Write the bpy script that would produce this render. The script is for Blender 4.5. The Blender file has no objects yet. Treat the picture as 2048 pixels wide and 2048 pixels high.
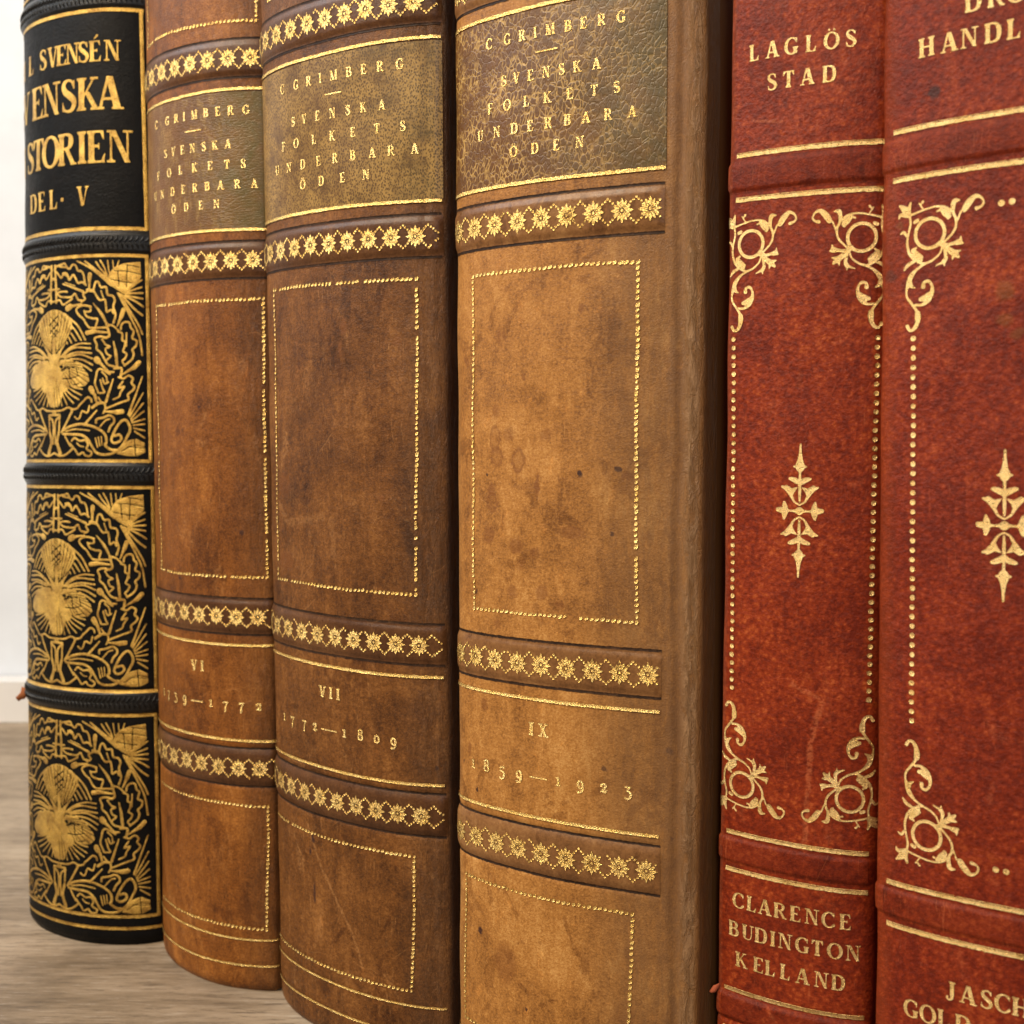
import bpy, math, random
import numpy as np
from mathutils import Matrix, Vector
random.seed(7); rng = np.random.default_rng(11)
# everything below is laid out in centimetres and scaled to metres when meshes are made
CM = .01
scene = bpy.context.scene
# ------------------------------------------------------------------ camera
cam = bpy.data.cameras.new('camera'); camo = bpy.data.objects.new('camera', cam); scene.collection.objects.link(camo)
camo.location = (0, 0, 12.515*CM); camo.rotation_euler = (math.pi/2 - .074, 0, 0)
cam.sensor_width = 36; cam.lens = 36*2330/2048; cam.clip_start = .005; cam.clip_end = 20
cam.dof.use_dof = True; cam.dof.focus_distance = .203; cam.dof.aperture_fstop = 34
scene.camera = camo
# ------------------------------------------------------------------ room light: dim neutral surround, warm ceiling lamps, a cooler window behind the viewer
world = bpy.data.worlds.new('World'); scene.world = world; world.use_nodes = True
bg = world.node_tree.nodes['Background']; bg.inputs[0].default_value = (1.0, .92, .80, 1); bg.inputs[1].default_value = .16
def area(name, loc, tgt, sx, sy, power, col):
    l = bpy.data.lights.new(name, 'AREA'); l.shape = 'RECTANGLE'; l.size = sx; l.size_y = sy; l.energy = power; l.color = col
    o = bpy.data.objects.new(name, l); scene.collection.objects.link(o); o.location = loc
    o.rotation_euler = (Vector(tgt) - Vector(loc)).to_track_quat('-Z', 'Y').to_euler(); return o
area('ceiling_lamp', (-.55, -.25, .80), (0, .22, .10), 0.26, .26, 12.6, (1.0, .81, .58))
area('window_light', (-.02, -.95, .62), (0, .25, .12), .20, .40, 3.2, (.94, .96, 1.0))
area('wall_lamp', (-.75, .15, .75), (-.35, .55, .2), .35, .35, 6.0, (.84, .92, 1.0))
vs = scene.view_settings; vs.view_transform = 'Standard'; vs.look = 'None'; vs.exposure = 0.0; vs.gamma = 1; vs.use_curve_mapping = False
c = scene.cycles; c.max_bounces = 4; c.diffuse_bounces = 2; c.glossy_bounces = 2; c.transparent_max_bounces = 6; c.sample_clamp_indirect = 4
# ------------------------------------------------------------------ book geometry
# every book: ellipse-backed spine (cm): centre, half width, bulge, heading, lean forward, lean sideways
BOOKS = {
 'black': dict(p=(-10.2709,28.7067,2.2785,1.298,-.4338,-.043,.0063), th=(-180,-14), h=25.6, depth=15.0),
 'six':   dict(p=(-6.1923,26.8049,2.4678,1.5819,-.5923,-.0043,.0018), th=(-178,-40.5), h=24.4, depth=15.5),
 'seven': dict(p=(-2.9229,23.5397,2.5394,.8604,-.6125,.0123,-.0029), th=(-180,-21.0), h=24.4, depth=15.5),
 'nine':  dict(p=(1.9938,20.1599,3.2499,.9407,-.4339,-.0121,-.001), th=(-180,-60.5), h=24.4, depth=15.5),
 'redl':  dict(p=(4.5692,18.7923,1.5325,0.463,-0.5288,0.0183,-0.0017), th=(-136,-20.0), h=20.6, depth=12.0),
 'redr':  dict(p=(7.1777,15.7926,2.0012,0.3727,-0.579,-0.0252,-0.0065), th=(-176,-4.0), h=20.6, depth=12.0),
}
BDIR = np.array([.6,.8])           # direction in which the boards run back
def rotm(ax,ay):
    cx,sx=np.cos(ax),np.sin(ax);cy,sy=np.cos(ay),np.sin(ay)
    return np.array([[1,0,0],[0,cx,-sx],[0,sx,cx]])@np.array([[cy,0,sy],[0,1,0],[-sy,0,cy]])
class Spine:
    """plan curve of a book's spine, by arc length u (0 at the front of the ellipse); bands swell it along v"""
    def __init__(s,d,lext=.35,rext=.5,soft=.07):
        cx,cy,a,b,phi,ax,ay=d['p']; s.h=d['h']; s.depth=d['depth']; s.R=rotm(ax,ay); s.c=np.array([cx,cy])
        t=np.radians(np.linspace(d['th'][0],d['th'][1],3000))
        E=np.stack([a*np.cos(t),b*np.sin(t)],1)
        M=np.array([[np.cos(phi),-np.sin(phi)],[np.sin(phi),np.cos(phi)]]); E=E@M.T
        fr=M@np.array([0,-b])
        L=E[0]+np.linspace(lext,0,200)[:-1,None]*BDIR; Rr=E[-1]+np.linspace(0,rext,200)[1:,None]*BDIR
        Q=np.concatenate([L,E,Rr]); Q=s._res(Q,.01)
        k=np.exp(-.5*(np.arange(-25,26)*.01/soft)**2);k/=k.sum()
        pad=np.concatenate([Q[0]+(Q[0]-Q[1:26])[::-1],Q,Q[-1]+(Q[-1]-Q[-26:-1])[::-1]])
        Q=np.stack([np.convolve(pad[:,i],k,'valid') for i in (0,1)],1); Q=s._res(Q,.01)
        s.Q=Q; i0=np.argmin(((Q-fr)**2).sum(1)) ; s.i0=i0
        s.u=(np.arange(len(Q))-i0)*.01
        T=np.gradient(Q,axis=0);T/=np.linalg.norm(T,axis=1)[:,None]
        s.T=T; s.N=np.stack([T[:,1],-T[:,0]],1)
        s.left=E[0]; s.right=E[-1]; s.umin=s.u[0]; s.umax=s.u[-1]
        s.uE0=s.u[0]+lext; s.uE1=s.u[-1]-rext
        s.bands=[]; s.uf=(s.uE0-.1,s.uE1); s.wave=0; s.joint=0
    @staticmethod
    def _res(Q,st):
        d=np.concatenate([[0],np.cumsum(np.linalg.norm(np.diff(Q,axis=0),axis=1))])
        n=int(d[-1]/st); x=np.arange(n+1)*st
        return np.stack([np.interp(x,d,Q[:,0]),np.interp(x,d,Q[:,1])],1)
    def bulge(s,u,v):
        o=np.zeros(np.broadcast(u,v).shape)
        for (vc,hh,h,g) in s.bands:
            x=np.abs(v-vc)/hh
            f=np.clip(1.12-x,0,.42)/.42; f=f*f*(3-2*f)
            o=np.maximum(o,h*f*(1-.18*np.minimum(x,1.1)**2)) - g*np.exp(-((x-1.16)*hh/.045)**2)
        a,b=s.uf
        e=np.clip((u-a)/.12,0,1)*np.clip((b-u)/.12,0,1); e=e*e*(3-2*e)
        o=o*e
        if s.wave: o=o+s.wave*(np.sin(u*3.1+v*.9)*np.sin(v*1.3+1.7)+.6*np.sin(v*2.7-u*1.9+.5))
        if s.joint:
            w=s.uE1-.17+.02*np.sin(v*1.1)+.012*np.sin(v*3.7+1)
            o=o+s.joint*(np.exp(-((u-w)/.055)**2)-.7*np.exp(-((u-w+.17)/.07)**2)+.5*np.exp(-((u-w+.30)/.05)**2))
        # head and tail turned in
        o=o-.10*np.clip((.22-v)/.22,0,1)**2-.10*np.clip((v-s.h+.22)/.22,0,1)**2
        return o
    def at(s,u,v,off=0.):
        u=np.asarray(u,float);v=np.asarray(v,float)
        o=s.bulge(u,v)+off
        x=np.interp(u,s.u,s.Q[:,0]);y=np.interp(u,s.u,s.Q[:,1])
        nx=np.interp(u,s.u,s.N[:,0]);ny=np.interp(u,s.u,s.N[:,1])
        return np.stack([x+nx*o,y+ny*o,v+0*u],-1)
    def floor_v(s,x,y):            # local height at which the tilted book meets the table
        return (.004-s.R[2,0]*x-s.R[2,1]*y)/s.R[2,2]
PANEL='''980,4177,61 941,4384,61 881,4489,61 778,4511,61 716,4634,61 609,4649,61 543,4567,61 453,4599,61 386,4698,61 268,4680,61 171,4662,61 96,4642,61 44,4559,61 145,4482,61 266,4370,61 361,4475,61 452,4444,61 519,4302,61 629,4416,61 714,4326,61 777,4220,61 900,4231,61 1000,4159,61;312,4220,38 606,4125,56 919,4008,75;382,4250,27 692,4155,27;1109,4403,128 1099,4309,128;1099,4309,102 1088,4036,51;877,3804,58 774,3825,58 691,3966,58 593,3902,58 448,3893,58 238,3922,58 141,4015,58 334,4037,58 449,4022,58;604,3850,58 425,3756,58 308,3728,58 213,3837,58 12,3816,58;-59,4672,78 -91,4101,78 -94,3788,78;68,4315,51 -22,4374,51;191,4107,58 -65,4099,58;-225,4635,51 -466,4605,51;-314,4468,58 -501,4381,58;469,3633,179 536,3664,179;536,3664,102 877,3718,38;1194,3999,61 1252,4202,61 1327,4217,61 1400,4096,61 1527,4094,61 1562,3924,61 1686,3889,61 1738,3786,61 1702,3633,61 1754,3445,61 1701,3257,61;1232,3981,58 1306,3859,58 1380,3789,58 1490,3805,58 1525,3651,58 1543,3514,58 1649,3565,58 1702,3479,58;1400,4011,41 1454,3857,41;1039,4003,58 919,3939,58 978,3834,58 877,3769,58;1039,4038,95 1194,4016,95;1134,3641,61 937,3681,61 773,3636,61 730,3552,61 834,3428,61 935,3356,61 1015,3233,61 1112,3145,61 1321,3141,61 1541,3147,61;957,3544,58 1016,3422,58 1171,3366,58 1304,3346,58 1265,3193,58;1115,3642,51 1124,3539,51 976,3526,51;1192,3725,24 1397,3482,85 1541,3224,58;1033,3027,128 1227,3057,119;1227,3057,102 1540,3027,51;1943,3566,119 1891,3412,119;1891,3412,102 1787,3172,34;1873,3104,58 1890,3207,58 1975,3276,58 2076,3261,58 2109,3142,58 2175,3058,58 2141,2903,58 2240,2837,58 2223,2717,58 2140,2629,58 2173,2527,58 2123,2389,58 1954,2250,58;1804,3052,54 1907,3002,54 1906,2848,54 1974,2815,54 1956,2678,54 1922,2592,54 2006,2524,54 1972,2421,54 1904,2352,54 1954,2267,54;2008,3020,44 1998,2712,44;1541,3207,85 1683,3189,51 1821,3070,51;1559,3138,68 1594,2950,68 1467,2900,68;1522,2899,61 1413,2934,61 1283,2919,61 1226,2869,61 1282,2748,61 1281,2645,61 1393,2541,61 1483,2386,61 1573,2266,61 1766,2214,61;1413,2866,54 1503,2745,54 1610,2693,54 1502,2643,54 1538,2523,54 1627,2471,54 1537,2386,54;1699,2813,38 1750,2539,82 1783,2215,75;1280,2388,187 1317,2353,162;1317,2353,102 1590,2094,44;2288,2325,128 2172,2202,128;2172,2202,111 1903,2036,31;1714,2180,68 1886,2181,68 1868,1992,68;1590,2094,61 1696,2094,61;1607,2043,58 1391,2164,58 1298,2131,58 1259,1977,58 1230,1822,58 1295,1667,58 1314,1607,58;1426,1941,51 1480,1821,51 1571,1855,51;1371,1907,51 1425,1718,51 1479,1615,51 1351,1598,51;1409,2095,48 1517,1992,48 1535,1872,48;1686,1923,41 1515,1392,82;1817,1975,58 1936,1942,58 2054,2012,58 2154,1945,58 2121,1841,58 2187,1757,58 2153,1670,58 2036,1566,58 2052,1446,58 1883,1376,58 1532,1237,58;1919,1873,51 1816,1718,51 1952,1753,51 1867,1616,51 1832,1513,51 1693,1443,51;1124,1703,170 1162,1634,153;1219,1565,102 1275,1375,58;1313,1495,51 1423,1358,51;1294,1358,85 1460,1357,68 1496,1237,58 1441,1117,51;1160,1256,85 1293,1341,85;1899,1161,136 1761,1143,136;1761,1143,119 1495,1160,38;1141,1394,58 1122,1462,58 1024,1498,58 903,1396,58 800,1311,58 737,1243,58 564,1211,58;1082,1291,54 1022,1136,54 882,1172,54 819,1035,54 756,983,54 671,1036,54;1274,1186,44 941,844,78;1253,894,65 1273,980,65 1440,1014,65 1585,1066,65 1691,1014,65 1708,911,65 1619,808,65 1565,688,65;1347,791,44 1494,945,44 1602,980,44;15,1186,58 265,1198,58 452,1264,58 586,1228,58;585,1176,78 427,918,68 261,676,68;-203,1051,68 -40,908,68 -45,400,68;191,1095,65 176,712,65;-147,1093,65 191,1087,65;-38,1187,68 -38,1100,68;309,711,75 539,813,75 859,862,75 1157,808,75 1383,705,75 1493,584,75 1510,430,75 1473,361,75 1617,258,75 1757,242,75;402,692,44 669,742,44 960,723,44 1079,705,44;308,632,72 582,621,72 858,603,72 1038,498,72 1136,343,72 1250,188,72 1436,137,72 1670,172,72 1879,328,72 1998,536,72 2083,725,72 2050,880,72 1966,965,72 1864,912,72 1760,774,72 1672,602,72 1636,482,72 1706,413,72 1828,448,72 1879,535,72 1828,612,72 1724,585,72;581,465,58 668,534,58 815,464,58 959,481,58 1038,378,58 997,274,58 1135,188,58 1076,102,58 956,119,58 896,188,58 772,136,58 688,240,58 602,327,58 536,396,58;731,413,41 815,343,41 917,326,41;378,571,58 535,344,58;6,172,65 208,102,65 398,136,65 557,240,65 623,309,65;163,660,102 111,434,102 208,171,136;1233,533,44 1288,309,44;1308,550,41 1344,343,41;1383,567,38 1400,361,38;2051,1086,68 2369,2001,38;2076,1043,44 2384,1607,38;2101,983,44 2383,1366,44;2117,940,44 2399,1177,44;2125,898,44 2415,988,44;2150,838,48 2414,868,48;2166,769,48 2414,713,48;2191,692,48 2413,540,48;364,1856,48 633,1746,48 885,1698,48;294,1841,44 589,1677,44 863,1552,44;270,1807,44 522,1592,44 780,1449,44;221,1791,44 431,1542,44 630,1365,44;172,1775,44 315,1528,44 430,1334,44;122,1776,44 219,1478,44 266,1303,44;72,1760,44 106,1289,44;7,1762,44 -10,1274,44;1652,4145,78 1365,4387,67 1081,4583,56 759,4735,44;1564,4299,51 1328,4473,51 984,4724,51;1547,4367,48 1384,4540,48 1273,4696,48;1547,4401,44 1476,4573,44 1385,4728,44;1600,4452,38 1566,4724,38;1706,4536,34 1690,4724,34;1793,4587,34 1837,4724,34;1944,3975,51 2360,4278,51;1961,3958,51 2359,4107,51;1978,3942,54 2375,3971,54;1995,3899,54 2375,3834,54;1961,3890,54 2227,3760,54 2391,3647,54;1893,3923,61 2160,3621,58 2374,3441,54;1842,3940,61 2094,3534,58 2291,3198,54 2372,2996,51;1808,3957,54 2093,3415,54 2290,2976,54 2370,2499,54;377,3500,58 770,3207,58 983,2865,58;329,3381,51 642,3160,51 871,2860,51;305,3278,51 554,3060,51 726,2847,51;257,3212,48 465,2995,48 596,2800,48;232,3109,48 349,2965,48 463,2787,48;182,3042,48 277,2760,48;82,3013,51 129,2628,51;5,3069,119 -1,2286,119;227,2468,58 507,2665,53 830,2775,49 1120,2768,44;251,2467,51 661,2677,51 1119,2661,51;298,2465,51 724,2571,51 1148,2544,51;369,2445,51 828,2517,51 1166,2415,51;550,2422,51 889,2395,51 1165,2269,51;723,2347,51 969,2238,51 1136,2133,51;78,2491,102 -1,2355,102'''
PCUT='''1810,4485,20 1843,4128,20;2031,4607,20 2012,4096,20;1724,4485,20 2030,4471,20 2328,4413,20;1635,4281,20 1895,4230,20 2129,4201,20;1981,4632,20 2312,4574,20;2182,503,20 2214,125,20;2014,329,17 2429,299,17;1878,208,17 2148,365,17 2412,334,17;248,2154,27 459,2208,24 658,2215,14;295,1959,27 547,1964,24 825,2026,14;612,1801,24 719,1813,24 865,1862,14;-125,3460,19 184,3233,19;-154,3305,19 158,3061,19;-128,3146,19 82,2978,19;161,3459,19 -182,3254,19;160,3269,19 -156,3078,19;183,3094,19 -75,2917,19;504,2181,20 524,1956,20;722,2192,20 763,2019,20;524,1938,17 590,1816,17;235,3490,14 421,3307,14 466,3133,14;137,3496,14 281,3228,14;135,3322,15 231,3057,15;30,2563,10 43,3173,17 49,3614,20;45,2562,10 134,3151,17 174,3576,20;60,2562,10 222,3116,17 295,3518,20;73,2561,10 301,3069,17 404,3438,20;86,2560,10 368,3013,17 494,3342,20;94,2560,10 414,2948,17 556,3232,20;99,2560,10 441,2882,17 590,3119,20;91,2560,10 397,2819,17 532,3009,20;176,2261,10 647,2201,17 1067,2082,20;176,2261,10 657,2146,17 1086,1970,20;176,2261,10 631,2089,17 1036,1859,20;176,2261,10 569,2051,17 926,1783,20;176,2261,10 480,2033,17 761,1743,20;176,2261,10 597,2246,17 979,2170,20;176,2261,10 527,2291,17 847,2258,20;176,2261,10 437,2332,17 680,2340,20;176,2261,10 366,2040,17 545,1756,20;-6,1763,17 29,1273,17;72,1795,17 131,1271,17;110,1811,17 242,1373,17;81,2891,15 78,2491,15;231,2970,15 128,2489,15;350,3000,15 203,2625,15;89,2282,12 72,1795,12'''
PPOLY='''1600,4418 1724,4570 1964,4657 2329,4703 2347,4345 2212,4135 1944,3941 1791,4025 1634,4145 1555,4282;1757,156 2015,467 2215,521 2413,420 2428,196 2247,108 2014,106;10,3634 235,3585 445,3470 600,3317 621,3143 509,2993 418,2841 228,2624 128,2454 -1,2355;5,2982 230,2884 418,2806 252,2588 189,2400 138,2211 86,2004 221,1791 -7,1658;-3,2129 150,2123 317,1840 501,1757 409,1647 -8,1588;-5,1850 123,1846 340,1753 267,1511 168,1296 -10,1283;74,2109 226,2416 550,2413 868,2258 1047,2048 1086,1893 966,1774 676,1736 317,1823 124,1933'''
CORN='''-292,292,31 -279,163,33 -313,12,31 -326,-114,35 -292,-246,41 -216,-343,41 -122,-402,35 -61,-414,31;-271,289,33 -97,332,27 62,358,27 199,340,31 291,275,35;151,318,41 220,256,98 259,208,77 251,171,31;103,290,29 166,311,25;-448,444,31 -358,371,98 -298,298,62;-280,461,31 -300,391,52 -292,302,41;-455,268,27 -428,313,52 -313,286,62;-155,433,21 -97,347,21;-99,454,37 -129,419,25;-215,184,54 -176,200,54;407,403,23 341,397,66 319,324,58 325,237,41 360,157,37 362,61,35 321,-29,33 228,-123,31 170,-155,31;384,135,25 429,253,25;480,246,21 480,275,82 548,370,89 620,427,58 694,398,33 727,328,31 696,281,33 633,260,52;161,-154,93 219,-189,62 306,-185,45 419,-154,62;419,-154,52 429,-94,14;381,-179,62 447,-186,37;220,-218,41 298,-284,82 356,-329,82;356,-300,62 421,-286,23;328,-335,52 315,-401,16;366,-339,62 400,-371,41;201,-226,31 228,-353,52 200,-418,62;195,-417,45 89,-462,14;200,-418,41 206,-476,16;172,-222,27 135,-305,27 38,-381,31 -81,-426,35 -182,-484,39 -264,-572,72 -304,-676,62 -329,-772,31 -322,-861,33 -256,-956,37 -181,-1061,41 -144,-1158,62 -194,-1300,58 -268,-1339,41 -313,-1276,56;-159,-1112,82 -162,-1219,72;-240,-213,58 -186,-283,93 -114,-321,52;-194,-180,35 -235,-204,31;-218,-235,62 -123,-358,52;-221,-367,41 -310,-410,52 -368,-477,25;-428,42,23 -379,60,45 -329,-6,31;-278,-659,62 -261,-710,52 -203,-745,12;-193,-986,37 -100,-989,41 -21,-928,82 37,-827,62 35,-729,37 -16,-666,45 -76,-680,41 -85,-737,64;-122,-909,58 -52,-896,93 7,-843,62'''
ORN='''-19,1033,31 -17,922,41 -14,786,85 -13,694,140 -10,613,44 -8,502,41 -6,304,47 -2,143,28;-96,693,26 -13,694,78 66,711,26;-156,505,44 -80,476,70 -7,422,52;131,511,44 60,479,70 -7,422,52;-277,372,34 -200,336,65 -127,226,47 -78,141,31 -1,93,26;-42,365,18 -111,314,72 -133,251,57;-213,374,57 -129,313,78'''
ORN2='''0,0,124 2,1,124;-52,2,52 -146,-1,31 -240,4,98;-240,136,34 -232,61,85 -228,-2,104;-241,-127,34 -233,-58,85 -228,-2,104;-339,13,72 -240,0,109'''
# ------------------------------------------------------------------ drawing: signed-distance pictures turned into meshes
def catmull(p, n=6):
    p = np.asarray(p, float)
    if len(p) < 3: return p
    q = np.concatenate([[2*p[0]-p[1]], p, [2*p[-1]-p[-2]]]); t = np.linspace(0, 1, n, endpoint=False)[:, None]; out = []
    for i in range(1, len(q)-2):
        a, b, c, d = q[i-1:i+3]
        out.append(.5*(2*b+(c-a)*t+(2*a-5*b+4*c-d)*t*t+(3*b-a-3*c+d)*t**3))
    return np.concatenate(out+[q[-2:-1]])
class Pic:
    """shapes in (u, v): strokes with a width at every point, and filled outlines"""
    def __init__(s): s.add = []; s.cut = []
    def stroke(s, pts, w, cut=False, smooth=True):
        w = list(w) if hasattr(w, '__len__') else [w]*len(pts)
        a = np.array([(x, y, k) for (x, y), k in zip(pts, w)], float)
        (s.cut if cut else s.add).append(('s', catmull(a) if smooth else a))
    def poly(s, pts, cut=False): (s.cut if cut else s.add).append(('p', np.array(pts, float)))
    def box(s, x0, y0, x1, y1): s.poly([(x0, y0), (x1, y0), (x1, y1), (x0, y1)])
    def dist(s, kind, a, X, Y):
        d = np.full(X.shape, 1e9)
        if kind == 's':
            for i in range(max(len(a)-1, 1)):
                p = a[i]; q = a[min(i+1, len(a)-1)]; e = q[:2]-p[:2]; L = e@e
                t = np.clip(((X-p[0])*e[0]+(Y-p[1])*e[1])/(L+1e-12), 0, 1)
                np.minimum(d, np.hypot(X-p[0]-t*e[0], Y-p[1]-t*e[1])-.5*(p[2]+t*(q[2]-p[2])), out=d)
            return d
        ins = np.zeros(X.shape, bool); n = len(a)
        for i in range(n):
            p = a[i]; q = a[(i+1) % n]; e = q-p; L = e@e
            t = np.clip(((X-p[0])*e[0]+(Y-p[1])*e[1])/(L+1e-12), 0, 1)
            np.minimum(d, np.hypot(X-p[0]-t*e[0], Y-p[1]-t*e[1]), out=d)
            if p[1] != q[1]:
                ins ^= ((Y >= min(p[1], q[1])) & (Y < max(p[1], q[1])) & (X < p[0]+(Y-p[1])*e[0]/e[1]))
        return np.where(ins, -d, d)
    def grid(s, h):
        lo = np.array([1e9, 1e9]); hi = -lo
        for k, a in s.add:
            r = .5*a[:, 2].max() if k == 's' else 0
            lo = np.minimum(lo, a[:, :2].min(0)-r); hi = np.maximum(hi, a[:, :2].max(0)+r)
        lo -= 2*h; hi += 2*h
        nx, ny = (np.ceil((hi-lo)/h)+1).astype(int)
        xs = lo[0]+np.arange(nx)*h; ys = lo[1]+np.arange(ny)*h
        D = np.full((ny, nx), 1e3)
        def apply(lst, f):
            for k, a in lst:
                r = (.5*a[:, 2].max() if k == 's' else 0)+6*h
                i0, i1 = np.searchsorted(xs, [a[:, 0].min()-r, a[:, 0].max()+r]); j0, j1 = np.searchsorted(ys, [a[:, 1].min()-r, a[:, 1].max()+r])
                if i1 > i0 and j1 > j0:
                    X, Y = np.meshgrid(xs[i0:i1], ys[j0:j1]); D[j0:j1, i0:i1] = f(D[j0:j1, i0:i1], s.dist(k, a, X, Y))
        apply(s.add, np.minimum); apply(s.cut, lambda A, B: np.maximum(A, -B))
        return xs, ys, D
    def mesh(s, h, grow=0.):
        """filled contour: vertices (u, v, depth inside) and faces"""
        xs, ys, D = s.grid(h); D = D-grow; D = np.where(np.abs(D) < 1e-7, 1e-7, D); I = D < 0
        ny, nx = D.shape; V = []; vid = {}; F = []
        cnt = I[:-1, :-1].astype(int)+I[:-1, 1:]+I[1:, 1:]+I[1:, :-1]
        def node(j, i):
            k = (j, i)
            if k not in vid: vid[k] = len(V); V.append((xs[i], ys[j], -D[j, i]))
            return vid[k]
        def edge(a, b):
            k = (a, b) if a < b else (b, a)
            if k not in vid:
                (j0, i0), (j1, i1) = k; t = D[j0, i0]/(D[j0, i0]-D[j1, i1]); vid[k] = len(V)
                V.append((xs[i0]+t*(xs[i1]-xs[i0]), ys[j0]+t*(ys[j1]-ys[j0]), 0.))
            return vid[k]
        for j, i in zip(*np.nonzero(cnt)):
            c = [(j, i), (j, i+1), (j+1, i+1), (j+1, i)]
            if cnt[j, i] == 4: F.append([node(*q) for q in c]); continue
            f = []
            for n in range(4):
                a, b = c[n], c[(n+1) % 4]
                if I[a]: f.append(node(*a))
                if I[a] != I[b]: f.append(edge(a, b))
            if len(f) > 2: F.append(f)
        return np.array(V), F
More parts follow.
